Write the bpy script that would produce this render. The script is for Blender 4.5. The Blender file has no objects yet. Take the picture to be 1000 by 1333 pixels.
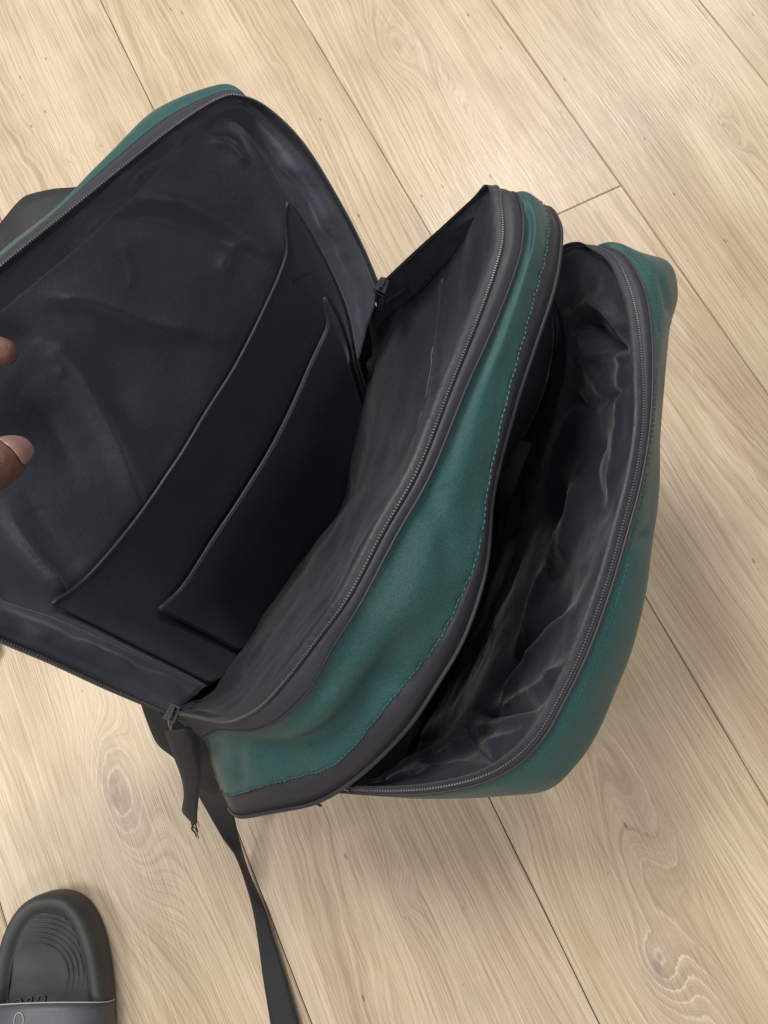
import bpy, bmesh, math, random
import numpy as np
from mathutils import Vector, Matrix, noise
random.seed(7); np.random.seed(7)
scene = bpy.context.scene
col = scene.collection
R = math.radians

# ------------------------------------------------------------------ camera
CAM_H, PITCH, ROLL, FOC = 0.80, R(73.1), -math.atan(.206), 1000.0
fw = np.array([0, math.cos(PITCH), -math.sin(PITCH)])
_up = np.array([0, math.sin(PITCH), math.cos(PITCH)]); _rt = np.array([1., 0, 0])
_c, _s = math.cos(ROLL), math.sin(ROLL)
rt = _c*_rt + _s*_up; up = -_s*_rt + _c*_up
CAM = np.array([0, 0, CAM_H])
cd = bpy.data.cameras.new('camera'); cam = bpy.data.objects.new('camera', cd); col.objects.link(cam)
cd.sensor_fit = 'HORIZONTAL'; cd.sensor_width = 36; cd.lens = 36*FOC/1000
cd.clip_start = .01; cd.clip_end = 100
cam.matrix_world = Matrix(((rt[0], up[0], -fw[0], 0), (rt[1], up[1], -fw[1], 0), (rt[2], up[2], -fw[2], CAM_H), (0, 0, 0, 1)))
scene.camera = cam

# ------------------------------------------------------------------ light
world = bpy.data.worlds.new('World'); scene.world = world; world.use_nodes = True
bg = world.node_tree.nodes['Background']; bg.inputs[0].default_value = (.93, .96, 1, 1); bg.inputs[1].default_value = .36
_g = fw + rt*(735-500)/FOC - up*(205-666.5)/FOC; GL = _g*(CAM_H/-_g[2])*(1+2.6/CAM_H)      # lamp whose reflection shows on the boards
def area(name, loc, size, power, colr=(1, .965, .915), sy=None, aim=None):
    l = bpy.data.lights.new(name, 'AREA'); l.energy = power; l.color = colr
    l.shape = 'RECTANGLE'; l.size = size; l.size_y = sy or size
    o = bpy.data.objects.new(name, l); col.objects.link(o); o.location = loc
    if aim is not None:
        o.rotation_euler = (Vector(aim) - Vector(loc)).to_track_quat('-Z', 'Y').to_euler()
    return o
area('ceiling_light_far', tuple(GL[:2])+(2.6,), .26, 60)
area('ceiling_light_over', (-.80, 1.05, 2.7), .75, 66)
area('ceiling_light_left', (-1.9, -.2, 2.7), .75, 30)
area('ceiling_light_near', (.25, -1.9, 2.7), .75, 32)
scene.view_settings.view_transform = 'Standard'; scene.view_settings.look = 'None'
scene.view_settings.exposure = 0.0; scene.view_settings.gamma = 1
scene.cycles.use_denoising = True; scene.cycles.max_bounces = 6; scene.cycles.diffuse_bounces = 4; scene.cycles.glossy_bounces = 3

# ------------------------------------------------------------------ helpers
def P(px, py, z):
    """point at height z that the camera sees at photo pixel (px, py)"""
    d = fw + rt*(px-500)/FOC - up*(py-666.5)/FOC
    return CAM + d*((z-CAM_H)/d[2])
def proj(p):
    v = np.asarray(p) - CAM; w = v @ fw
    return np.stack([500 + FOC*(v @ rt)/w, 666.5 - FOC*(v @ up)/w], -1)
def PL(lst): return np.array([P(*a) for a in lst])
def cr(pts, t):
    """Catmull-Rom through pts (n,3) at index parameters t"""
    pts = np.asarray(pts, float); n = len(pts)
    e = np.vstack([2*pts[0]-pts[1], pts, 2*pts[-1]-pts[-2]])
    i = np.clip(np.floor(t).astype(int), 0, n-2); f = (t-i)[:, None]
    a, b, c, d = e[i], e[i+1], e[i+2], e[i+3]
    return .5*((2*b) + (-a+c)*f + (2*a-5*b+4*c-d)*f**2 + (-a+3*b-3*c+d)*f**3)
def spl(pts, n): return cr(pts, np.linspace(0, len(pts)-1, n))
def resample(c, n=None, step=None):
    c = np.asarray(c); s = np.r_[0, np.cumsum(np.linalg.norm(np.diff(c, axis=0), axis=1))]
    if n is None: n = max(2, int(s[-1]/step)+1)
    t = np.linspace(0, s[-1], n)
    return np.stack([np.interp(t, s, c[:, k]) for k in range(3)], 1)
def loft(curves, nu, nv):
    """curves: list of control lists with equal counts -> grid (nv,nu,3)"""
    rows = np.array([spl(c, nu) for c in curves])
    t = np.linspace(0, len(curves)-1, nv)
    return np.stack([cr(rows[:, j], t) for j in range(nu)], 1)
def normals(g):
    du = np.gradient(g, axis=1); dv = np.gradient(g, axis=0)
    n = np.cross(du, dv); n /= np.linalg.norm(n, axis=2, keepdims=True)+1e-12
    c = g.reshape(-1, 3).mean(0)
    if np.sum((CAM-g)*n) < 0: n = -n
    return n
def link(name, me, mat, parent=None, kind=None):
    o = bpy.data.objects.new(name, me); col.objects.link(o)
    if mat: me.materials.append(mat)
    if parent: o.parent = parent; o.matrix_parent_inverse = parent.matrix_world.inverted()
    if kind: o['kind'] = kind
    return o
def tag(o, label, cat, group=None):
    o['label'] = label; o['category'] = cat
    if group: o['group'] = group
def grid(name, g, mat, parent=None, thick=0, closed=False, offset=-1):
    nv, nu = g.shape[:2]
    v = g.reshape(-1, 3)
    f = []
    for j in range(nv-1):
        for i in range(nu if closed else nu-1):
            i2 = (i+1) % nu
            f.append((j*nu+i, j*nu+i2, (j+1)*nu+i2, (j+1)*nu+i))
    me = bpy.data.meshes.new(name); me.from_pydata(v.tolist(), [], f)
    # uv in metres along the sheet
    su = np.zeros((nv, nu)); su[:, 1:] = np.cumsum(np.linalg.norm(np.diff(g, axis=1), axis=2), axis=1)
    sv = np.zeros((nv, nu)); sv[1:] = np.cumsum(np.linalg.norm(np.diff(g, axis=0), axis=2), axis=0)
    su = np.repeat(su.mean(0)[None], nv, 0); sv = np.repeat(sv.mean(1)[:, None], nu, 1)
    uv = me.uv_layers.new(name='UVMap'); li = np.zeros(len(me.loops), int); me.loops.foreach_get('vertex_index', li)
    uv.data.foreach_set('uv', np.stack([su.ravel()[li], sv.ravel()[li]], 1).ravel())
    me.shade_smooth()
    o = link(name, me, mat, parent)
    if thick:
        m = o.modifiers.new('thickness', 'SOLIDIFY'); m.thickness = thick; m.offset = offset; m.use_even_offset = False
    return o
def frames(c, ref=None):
    t = np.gradient(c, axis=0); t /= np.linalg.norm(t, axis=1, keepdims=True)+1e-12
    if ref is None: ref = np.tile([0, 0, 1.], (len(c), 1))
    a = np.cross(t, ref); a /= np.linalg.norm(a, axis=1, keepdims=True)+1e-12
    b = np.cross(a, t)
    return t, a, b
def tube(name, c, r, mat, parent=None, seg=8, caps=True):
    c = np.asarray(c); r = np.broadcast_to(np.asarray(r, float), (len(c),))
    t, a, b = frames(c)
    an = np.linspace(0, 2*math.pi, seg, endpoint=False)
    g = c[:, None] + r[:, None, None]*(np.cos(an)[None, :, None]*a[:, None] + np.sin(an)[None, :, None]*b[:, None])
    n = len(c); v = g.reshape(-1, 3).tolist(); f = []
    for j in range(n-1):
        for i in range(seg):
            f.append((j*seg+i, j*seg+(i+1) % seg, (j+1)*seg+(i+1) % seg, (j+1)*seg+i))
    if caps: f.append(tuple(range(seg))[::-1]); f.append(tuple((n-1)*seg+i for i in range(seg)))
    me = bpy.data.meshes.new(name); me.from_pydata(v, [], f); me.shade_smooth()
    return link(name, me, mat, parent)
def bits(name, c, nrm, step, size, mat, parent, skip=0.0, jit=0.0):
    """many small rounded bars along curve c (zipper teeth, stitches): size = (along, across, high)"""
    c2 = resample(np.hstack([c])[:, :3], step=step)
    s0 = np.linspace(0, 1, len(c)); s1 = np.linspace(0, 1, len(c2))
    n2 = np.stack([np.interp(s1, s0, nrm[:, k]) for k in range(3)], 1)
    t, a, b = frames(c2, n2)
    V = []; F = []
    base = [(-1, -.6, 0), (1, -.6, 0), (1, .6, 0), (-1, .6, 0), (-.7, -.45, 1), (.7, -.45, 1), (.7, .45, 1), (-.7, .45, 1)]
    base = [(x/2*size[0], y*size[1]*.8, z*size[2]) for x, y, z in base]
    q = [(4, 5, 6, 7), (0, 1, 5, 4), (1, 2, 6, 5), (2, 3, 7, 6), (3, 0, 4, 7)]
    for k in range(len(c2)):
        if random.random() < skip: continue
        o = len(V); j = random.uniform(-jit, jit); s = 1+random.uniform(-jit, jit)*60
        for x, y, z in base:
            V.append((c2[k] + t[k]*x*s + a[k]*(y+j) + b[k]*z).tolist())
        F += [tuple(o+i for i in p) for p in q]
    me = bpy.data.meshes.new(name); me.from_pydata(V, [], F)
    return link(name, me, mat, parent, 'stuff')
def ribbon(name, c, wdir, w, thick, mat, parent, nv=5, bulge=0.0):
    """flat webbing: centre line c, width direction per point"""
    wd = np.asarray(wdir); wd = wd/np.linalg.norm(wd, axis=1, keepdims=True)
    w = np.broadcast_to(np.asarray(w, float), (len(c),))
    t = np.linspace(-.5, .5, nv)
    tt = np.gradient(np.asarray(c), axis=0); nn = np.cross(tt, wd); nn /= np.linalg.norm(nn, axis=1, keepdims=True)+1e-12
    g = np.stack([c + wd*w[:, None]*k + nn*bulge*(1-4*k*k) for k in t], 0)
    return grid(name, g, mat, parent, thick, offset=0)
def fnoise(g, scale, seed=0., stretch=(1, 1, 1), octv=3):
    out = np.zeros(g.shape[:2])
    for j in range(g.shape[0]):
        for i in range(g.shape[1]):
            p = g[j, i]
            out[j, i] = noise.fractal(Vector((p[0]*scale*stretch[0]+seed, p[1]*scale*stretch[1]-seed, p[2]*scale*stretch[2]+seed*.3)), .8, 2.1, octv)
    return out
def pixfold(g, lines, ex=2.):
    """folds in a sheet: lines = [(pixel polyline, half width px, height m)] measured on the sheet as seen in the photo"""
    pp = proj(g); d = np.zeros(g.shape[:2])
    for pl, w, h in lines:
        pl = np.array([(a[0], a[1], 0.) for a in pl], float); pl = spl(pl, 60)[:, :2]
        D = np.sqrt(((pp[:, :, None] - pl[None, None])**2).sum(-1)); k = D.argmin(-1); D = D.min(-1)
        e = np.minimum(k, 59-k)/14.; e = np.clip(e+.15, 0, 1)
        d += h*np.exp(-(D/w)**ex)*e
    return d

# ------------------------------------------------------------------ materials
def mat(name):
    m = bpy.data.materials.new(name); m.use_nodes = True
    nt = m.node_tree; b = nt.nodes['Principled BSDF']
    return m, nt, b
def N(nt, typ, **kw):
    n = nt.nodes.new(typ)
    for k, v in kw.items():
        if k.startswith('i_'): n.inputs[int(k[2:])].default_value = v
        else: setattr(n, k, v)
    return n
def L(nt, a, b): nt.links.new(a, b)
def math_(nt, op, a, b=None, c=None):
    n = nt.nodes.new('ShaderNodeMath'); n.operation = op
    for i, x in enumerate((a, b, c)):
        if x is None: continue
        if isinstance(x, (int, float)): n.inputs[i].default_value = x
        else: nt.links.new(x, n.inputs[i])
    return n.outputs[0]
def ramp(nt, fac, stops):
    n = nt.nodes.new('ShaderNodeValToRGB'); cr_ = n.color_ramp
    while len(cr_.elements) < len(stops): cr_.elements.new(.5)
    for e, (p, c) in zip(cr_.elements, stops): e.position = p; e.color = (*c, 1) if len(c) == 3 else c
    nt.links.new(fac, n.inputs[0]); return n.outputs[0]
def mixc(nt, fac, a, b, blend='MIX'):
    n = nt.nodes.new('ShaderNodeMix'); n.data_type = 'RGBA'; n.blend_type = blend
    for s, x in ((n.inputs[0], fac), (n.inputs[6], a), (n.inputs[7], b)):
        if isinstance(x, (int, float)): s.default_value = x
        elif isinstance(x, tuple): s.default_value = (*x, 1) if len(x) == 3 else x
        else: nt.links.new(x, s)
    return n.outputs[2]

def fabric(name, colr, rough, weave=4000., wdepth=.08, blot=.25, sheen=.0, spec=.5, coarse=.2, cscale=60., lint=0.0, twill=False):
    m, nt, b = mat(name)
    tc = N(nt, 'ShaderNodeTexCoord')
    n1 = N(nt, 'ShaderNodeTexNoise', i_2=18., i_3=2., i_4=.6); L(nt, tc.outputs['Object'], n1.inputs['Vector'])
    c = mixc(nt, 1.0, colr, ramp(nt, n1.outputs[0], [(.3, (1-blot,)*3), (.7, (1+blot,)*3)]), 'MULTIPLY')
    if lint:
        nl = N(nt, 'ShaderNodeTexNoise', i_2=420., i_3=0.); L(nt, tc.outputs['Object'], nl.inputs['Vector'])
        c = mixc(nt, ramp(nt, nl.outputs[0], [(.80, (0,)*3), (.86, (lint,)*3)]), c, (.35, .36, .38))
    ng = N(nt, 'ShaderNodeTexNoise', i_2=1400., i_3=0.); L(nt, tc.outputs['Object'], ng.inputs['Vector'])
    c = mixc(nt, 1., c, ramp(nt, ng.outputs[0], [(.25, (.74,)*3), (.75, (1.26,)*3)]), 'MULTIPLY')
    L(nt, c, b.inputs['Base Color'])
    sep = N(nt, 'ShaderNodeSeparateXYZ'); L(nt, tc.outputs['UV'], sep.inputs[0])
    if twill:
        w1 = math_(nt, 'SINE', math_(nt, 'MULTIPLY', math_(nt, 'ADD', sep.outputs[0], sep.outputs[1]), weave*2))
        w2 = math_(nt, 'SINE', math_(nt, 'MULTIPLY', math_(nt, 'SUBTRACT', sep.outputs[0], sep.outputs[1]), weave*2))
    else:
        w1 = math_(nt, 'SINE', math_(nt, 'MULTIPLY', sep.outputs[0], weave*2))
        w2 = math_(nt, 'SINE', math_(nt, 'MULTIPLY', sep.outputs[1], weave*2))
    w = math_(nt, 'MULTIPLY', w1, w2)
    n2 = N(nt, 'ShaderNodeTexNoise', i_2=cscale, i_3=3., i_4=.65); L(nt, tc.outputs['Object'], n2.inputs['Vector'])
    b1 = N(nt, 'ShaderNodeBump', i_0=wdepth, i_1=.001); L(nt, w, b1.inputs['Height'])
    b2 = N(nt, 'ShaderNodeBump', i_0=coarse, i_1=.006); L(nt, n2.outputs[0], b2.inputs['Height']); L(nt, b1.outputs[0], b2.inputs['Normal'])
    L(nt, b2.outputs[0], b.inputs['Normal'])
    rr = ramp(nt, n1.outputs[0], [(.3, (rough-.07,)*3), (.7, (rough+.07,)*3)]); L(nt, rr, b.inputs['Roughness'])
    b.inputs['Specular IOR Level'].default_value = spec
    b.inputs['Sheen Weight'].default_value = sheen; b.inputs['Sheen Roughness'].default_value = .5
    return m
M = {}
M['lining'] = fabric('navy_nylon_lining', (.044, .050, .068), .50, sheen=.14, coarse=.10, cscale=70, blot=.12)
M['pocket'] = fabric('smooth_navy_leatherette', (.027, .033, .043), .43, sheen=.06, coarse=.05, cscale=220, blot=.08)
M['satin'] = fabric('black_satin_nylon', (.0185, .0205, .029), .30, sheen=.15, coarse=.15, cscale=40, spec=.7, blot=.12)
M['mesh'] = fabric('charcoal_nylon_twill', (.0115, .0132, .0188), .52, sheen=.10, coarse=.15, cscale=90, blot=.15)
M['teal'] = fabric('teal_coated_fabric', (.0175, .065, .0635), .45, weave=2600, wdepth=.13, blot=.04, sheen=.03, coarse=.04, cscale=150, twill=True, spec=.32)
M['tape'] = fabric('grey_coated_tape', (.018, .019, .026), .55, weave=3500, wdepth=.05, blot=.1, coarse=.05)
M['trim'] = fabric('grey_piping', (.016, .016, .022), .5, weave=3500, wdepth=.05, blot=.1, coarse=.05)
M['web'] = fabric('black_webbing', (.012, .012, .013), .65, weave=2600, wdepth=.35, blot=.15, sheen=.05)
M['black'] = fabric('black_padded_mesh', (.014, .014, .015), .7, weave=2600, wdepth=.12)
M['teeth'] = fabric('grey_zipper_coil', (.085, .082, .082), .35, weave=10, wdepth=0, blot=.15, coarse=0)
M['thread'] = fabric('teal_thread', (.026, .090, .087), .6, weave=10, wdepth=0, coarse=0)
M['thread_dark'] = fabric('dark_grey_thread', (.06, .06, .068), .6, weave=10, wdepth=0, coarse=0)
m, nt, b = mat('dark_zipper_metal'); b.inputs['Base Color'].default_value = (.08, .08, .085, 1); b.inputs['Metallic'].default_value = .9; b.inputs['Roughness'].default_value = .25; M['metal'] = m
m, nt, b = mat('embossed_print'); b.inputs['Base Color'].default_value = (.012, .012, .013, 1); b.inputs['Roughness'].default_value = .6; M['print'] = m

# ------------------------------------------------------------------ floor
ANG = R(14.4)                                   # across-plank direction in world
AX = np.array([math.cos(ANG), math.sin(ANG)]); AL = np.array([math.sin(ANG), -math.cos(ANG)])   # across, along
def fl(px, py):                                  # photo pixel -> floor coordinates (along, across)
    p = P(px, py, 0)[:2]; return float(p @ AL), float(p @ AX)
def wood():
    m, nt, b = mat('pale_oak_laminate')
    at = N(nt, 'ShaderNodeAttribute', attribute_name='seed', attribute_type='OBJECT')
    geo = N(nt, 'ShaderNodeNewGeometry'); sep = N(nt, 'ShaderNodeSeparateXYZ'); L(nt, geo.outputs['Position'], sep.inputs[0])
    X, Y = sep.outputs[0], sep.outputs[1]
    u = math_(nt, 'ADD', math_(nt, 'MULTIPLY', X, float(AL[0])), math_(nt, 'MULTIPLY', Y, float(AL[1])))
    v = math_(nt, 'ADD', math_(nt, 'MULTIPLY', X, float(AX[0])), math_(nt, 'MULTIPLY', Y, float(AX[1])))
    seed = at.outputs['Fac']
    def nz(su, sv, det=3., rough=.55, off=0., dist=0.):
        c = N(nt, 'ShaderNodeCombineXYZ'); so = math_(nt, 'ADD', math_(nt, 'MULTIPLY', seed, 17.3), off)
        L(nt, math_(nt, 'MULTIPLY_ADD', u, su, so), c.inputs[0]); L(nt, math_(nt, 'MULTIPLY_ADD', v, sv, so), c.inputs[1])
        n = N(nt, 'ShaderNodeTexNoise', noise_dimensions='2D'); n.inputs['Scale'].default_value = 1.; n.inputs['Detail'].default_value = det; n.inputs['Roughness'].default_value = rough
        n.inputs['Distortion'].default_value = dist
        L(nt, c.outputs[0], n.inputs['Vector']); return n.outputs[0]
    u_, v_ = u, v
    wu = math_(nt, 'MULTIPLY_ADD', math_(nt, 'SUBTRACT', nz(7., 16., 1., .5, 91.), .5), .035, u_)
    wv_ = math_(nt, 'MULTIPLY_ADD', math_(nt, 'SUBTRACT', nz(3., 13., 1., .5, 97.), .5), .010, v_)
    # growth-ring field: straight grain + slow warp + knots
    h = math_(nt, 'MULTIPLY', wv_, 75.)
    warp = math_(nt, 'MULTIPLY', math_(nt, 'SUBTRACT', nz(.8, 7., 0., .5, 3.), .5), 9.)
    h = math_(nt, 'ADD', h, warp)
    kd = None; kn = None
    #        px,  py,  len,   wid,  amp, dark
    knots = [(150, 1022, .050, .024, 3.6, .95), (155, 1095, .10, .040, 3.2, .22), (856, 1256, .026, .018, 2.6, .95), (838, 1205, .11, .048, 5., .28), (910, 1300, .09, .022, -2., .6),
             (505, 62, .06, .026, 1.7, .35), (545, 50, .09, .020, -1.2, .3), (828, 1010, .13, .028, -3.4, .55), (600, 110, .12, .010, -1., .55),
             (945, 170, .05, .014, 1.6, .35), (82, 200, .012, .008, 1., .5), (128, 198, .010, .007, 1., .5), (690, 205, .05, .02, 1., .3), (525, 1170, .03, .014, 1.4, .15)]
    for px, py, ln, wd, am, dk in knots:
        ku, kv = fl(px, py)
        du = math_(nt, 'DIVIDE', math_(nt, 'SUBTRACT', wu, ku), ln); dv = math_(nt, 'DIVIDE', math_(nt, 'SUBTRACT', wv_, kv), wd)
        r2 = math_(nt, 'ADD', math_(nt, 'MULTIPLY', du, du), math_(nt, 'MULTIPLY', dv, dv))
        e = math_(nt, 'POWER', 2.718, math_(nt, 'MULTIPLY', r2, -1.))
        h = math_(nt, 'ADD', h, math_(nt, 'MULTIPLY', e, am))
        k = math_(nt, 'MULTIPLY', e, dk); kd = k if kd is None else math_(nt, 'ADD', kd, k)
        if dk > .8:
            core = math_(nt, 'POWER', 2.718, math_(nt, 'MULTIPLY', r2, -3.5))
            kn = core if kn is None else math_(nt, 'ADD', kn, core)
    # thin pale growth lines, sharp on one side
    jag = math_(nt, 'MULTIPLY', math_(nt, 'SUBTRACT', nz(60., 420., 0., .6, 9.), .5), .22)
    jag2 = math_(nt, 'MULTIPLY', math_(nt, 'SUBTRACT', nz(22., 45., 1., .6, 14.), .5), .8)
    hh = math_(nt, 'ADD', h, math_(nt, 'ADD', jag, jag2))
    saw = math_(nt, 'FRACT', hh)
    line = ramp(nt, saw, [(0, (0,)*3), (.45, (.06,)*3), (.76, (.30,)*3), (.87, (1,)*3), (.95, (.9,)*3), (1., (0,)*3)])
    lmask = ramp(nt, nz(2.2, 22., 0., .5, 21.), [(.40, (.02,)*3), (.70, (.40,)*3)])
    kvis = math_(nt, 'MINIMUM', kd, 1.)
    lstr = math_(nt, 'MULTIPLY', line, math_(nt, 'MAXIMUM', lmask, math_(nt, 'MULTIPLY', kvis, 1.)))
    v = math_(nt, 'DIVIDE', math_(nt, 'MULTIPLY_ADD', jag2, .22, h), 75.)      # streaks follow the rings round the knots
    fine = nz(2.4, 520., 2., .65, 30.); v = v_
    fine2 = nz(16., 1000., 0., .5, 40.)
    broad = nz(1.3, 9., 1., .55, 50.); blot = nz(5., 16., 2., .6, 60.)
    base = ramp(nt, broad, [(.25, (.440, .345, .242)), (.5, (.505, .406, .290)), (.78, (.57, .470, .346))])
    base = mixc(nt, 1., base, ramp(nt, blot, [(.3, (.91, .89, .87)), (.7, (1.06, 1.06, 1.06))]), 'MULTIPLY')
    base = mixc(nt, 1., base, ramp(nt, fine, [(.32, (.81, .79, .765)), (.5, (.98, .975, .97)), (.68, (1.11, 1.11, 1.11))]), 'MULTIPLY')
    base = mixc(nt, math_(nt, 'MULTIPLY', kvis, math_(nt, 'SUBTRACT', .72, math_(nt, 'MULTIPLY', lstr, .42))), base, (.375, .285, .215))
    base = mixc(nt, math_(nt, 'MULTIPLY', lstr, .55), base, (.70, .61, .48))
    pores = ramp(nt, fine2, [(.30, (.84, .815, .79)), (.43, (1,)*3)])
    base = mixc(nt, 1., base, pores, 'MULTIPLY')
    crk = math_(nt, 'MULTIPLY', kn, ramp(nt, nz(60., 150., 1., .6, 70.), [(.35, (1,)*3), (.6, (.45,)*3)]))
    base = mixc(nt, math_(nt, 'MULTIPLY', math_(nt, 'MINIMUM', crk, 1.), .80), base, (.215, .165, .140))
    speck = ramp(nt, nz(70., 170., 0., .5, 80.), [(.06, (.6, .55, .5)), (.09, (1,)*3)])
    base = mixc(nt, 1., base, speck, 'MULTIPLY')
    # each board a slightly different tone
    tone = N(nt, 'ShaderNodeAttribute', attribute_name='tone', attribute_type='OBJECT')
    base = mixc(nt, 1., base, tone.outputs['Color'], 'MULTIPLY')
    L(nt, base, b.inputs['Base Color'])
    rg = ramp(nt, fine, [(.3, (.29,)*3), (.7, (.41,)*3)]); L(nt, rg, b.inputs['Roughness'])
    b.inputs['Specular IOR Level'].default_value = .42
    ht = math_(nt, 'ADD', nz(2.6, 330., 0., .6, 30.), fine2)
    bp = N(nt, 'ShaderNodeBump', i_0=.18, i_1=.0012); L(nt, ht, bp.inputs['Height']); L(nt, bp.outputs[0], b.inputs['Normal'])
    return m
M['wood'] = wood()
m, nt, b = mat('plank_joint_core'); b.inputs['Base Color'].default_value = (.13, .095, .065, 1); b.inputs['Roughness'].default_value = .8; M['joint'] = m
def box_mesh(name, x0, x1, y0, y1, z0, z1, bev):
    bm = bmesh.new(); bmesh.ops.create_cube(bm, size=1)
    for v in bm.verts:
        v.co = Vector(((x0+x1)/2 + v.co.x*(x1-x0), (y0+y1)/2 + v.co.y*(y1-y0), (z0+z1)/2 + v.co.z*(z1-z0)))
    bmesh.ops.bevel(bm, geom=[e for e in bm.edges if all(v.co.z > (z0+z1)/2 for v in e.verts)], offset=bev, segments=2, affect='EDGES')
    me = bpy.data.meshes.new(name); bm.to_mesh(me); bm.free(); return me
fme = bpy.data.meshes.new('floor')
fme.from_pydata([(-1.37, -2.98, -.010), (1.66, -2.98, -.010), (1.66, 2.98, -.010), (-1.37, 2.98, -.010)], [], [(0, 1, 2, 3)])
floor = link('floor', fme, M['joint']); floor['kind'] = 'structure'
floor.rotation_euler.z = ANG; bpy.context.view_layer.update()
PW = .236; V0 = .027
seam_u, seam_v = fl(763, 262)
prng = random.Random(3)
for k in range(-6, 7):
    v0 = V0 + k*PW; v1 = v0 + PW
    if k == 1: ends = [seam_u-1.38, seam_u, seam_u+1.38]      # board between lines A and B has its end joint in view
    else:
        s = {0: -.95, 2: .62, -1: -1.3, -2: -.7, 3: .9}.get(k, prng.uniform(-1, 1)) + .001*k
        # keep other joints out of the visible floor
        ends = [s-1.9, s-.0 if abs(s) > 1.2 else (-1.45 if s < 0 else .95), 2.3]
        ends = [-2.2, ends[1], 2.3]
    es = [-3.0] + sorted(ends) + [3.0]
    for a, c in zip(es[:-1], es[1:]):
        if c-a < .05: continue
        # floor local frame: x = across, y = -along
        me = box_mesh('plank', v0+.0005, v1-.0005, -c+.0005, -a-.0005, -.009, 0, .0008)
        o = bpy.data.objects.new('plank', me); col.objects.link(o); me.materials.append(M['wood'])
        o.parent = floor; o['seed'] = prng.uniform(0, 3)
        t = prng.uniform(.93, 1.04); o['tone'] = (t*1.005, t, t*prng.uniform(.97, 1.015))

# ------------------------------------------------------------------ backpack
bag = bpy.data.objects.new('backpack', None); col.objects.link(bag); bag.location = P(540, 800, 0); bag.empty_display_size = .1
tag(bag, 'teal and black backpack standing open with three zipped sections fanned apart', 'backpack')
bpy.context.view_layer.update()
WF = np.array([.567, .824, 0])     # across the bag, towards the far side
DF = np.array([.824, -.567, 0])    # back to front
def D(p, o=0., d=0., z=0.): return p + WF*o + DF*d + np.array([0, 0, z])

# ---- back section (flap pulled to the left)
Bz = PL([(492,372,.335),(470,320,.355),(440,262,.38),(395,190,.405),(350,145,.42),(315,128,.43),(285,131,.434),(230,165,.44),(150,228,.447),(80,285,.452),(0,350,.457),(-80,420,.458),(-150,500,.455),(-185,590,.45),(-180,680,.44),(-130,755,.428),(-60,802,.415),(0,832,.40),(70,862,.378),(145,897,.35),(222,930,.32)])
Bi = PL([(466,470,.25),(452,400,.29),(415,318,.335),(370,245,.372),(335,190,.395),(308,160,.405),(280,162,.41),(235,195,.417),(165,262,.424),(100,322,.43),(20,388,.434),(-55,455,.435),(-120,530,.433),(-150,610,.428),(-145,675,.418),(-110,715,.405),(-50,752,.39),(5,782,.372),(75,806,.345),(155,842,.31),(265,895,.26)])
Bm = .5*(Bz+Bi)
nB = len(Bz)
Bg = Bz.copy(); Bo = Bz.copy(); Bb = Bz.copy()
gpx = {5:(313,125,.428,310,123,.42),6:(288,122,.430,272,119,.418),7:(217,156,.434,199,149,.418),8:(140,219,.441,131,220,.428),9:(73,279,.448,70,277,.440),10:(-7,345,.453,-10,343,.445)}
_c0 = Bz.mean(0); _q = np.linalg.svd(Bz-_c0)[2][2]; PN = _q if _q @ (CAM-_c0) > 0 else -_q     # flap normal
for i in range(nB):
    e = Bz[i]-_c0; e -= PN*(e@PN); e /= np.linalg.norm(e)
    if i in gpx:
        a = gpx[i]; Bg[i] = P(*a[:3]); Bo[i] = P(*a[3:])
    else:
        Bg[i] = Bz[i] + e*.002 - PN*.010; Bo[i] = Bz[i] + e*.002 - PN*.034
    Bb[i] = Bi[i] + e*.004 - PN*.016
back = grid('back_panel', loft([Bo, .5*(Bo+Bb)+np.array([0, 0, -.004]), Bb], 160, 8), M['black'], bag)
gus = loft([Bz, Bz*.72+Bi*.28 + np.array([0, 0, -.004]), Bm+np.array([0, 0, -.002]), Bi*.75+Bz*.25+np.array([0, 0, -.003]), Bi], 260, 34)
gn = normals(gus)
w = np.sin(np.linspace(0, math.pi, 34))[:, None]
gus = gus + gn*(w*(fnoise(gus, 38, 2., octv=2)*.0030 + pixfold(gus, [([(330,160),(380,220),(430,300),(470,400)], 8, .0025), ([(0,800),(90,838),(180,875),(250,905)], 9, .004), ([(60,318),(130,255),(220,190)], 7, .002)])))[:, :, None]
grid('gusset_lining', gus, M['lining'], back, .0008)
def zipper(name, zc, away, nrm_dir, n=700, tape_w=.006):
    """tape next to the rim and the coil on its edge"""
    c = spl(zc, n); a = spl(away, n)
    d = a-c; d /= np.linalg.norm(d, axis=1, keepdims=True)+1e-9
    nn = np.tile(np.array(nrm_dir), (n, 1))
    g = np.stack([c - d*.0012 + nn*.0012, c + nn*.0016, c + d*tape_w*.5 + nn*.0009, c+d*tape_w + nn*.0003], 0)
    tp = grid(name, g, M['mesh'], bag, .0006, offset=0)
    bits('zipper_teeth', c + nn*.0017, nn, .0017, (.0011, .0013, .0008), M['teeth'], tp)
    return tp
pageN = np.array([.35, -.1, .93]); pageN /= np.linalg.norm(pageN)
grid('zipper_flap', loft([Bz, .5*(Bz+Bg)+np.array([0, 0, .0012]), Bg], 220, 8), M['tape'], back, .001)
grid('teal_edge', loft([Bg, .5*(Bg+Bo)+np.array([0, 0, 1.])*np.interp(np.arange(nB), [0, 8, 9, 20], [.003, .003, .0003, .0003])[:, None], Bo], 220, 10), M['teal'], back, .0015)
zipper('back_zipper', Bz, Bi, pageN)
tube('piping', resample(spl(Bg, 300), step=.004), .0011, M['trim'], back, 6)
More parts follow.
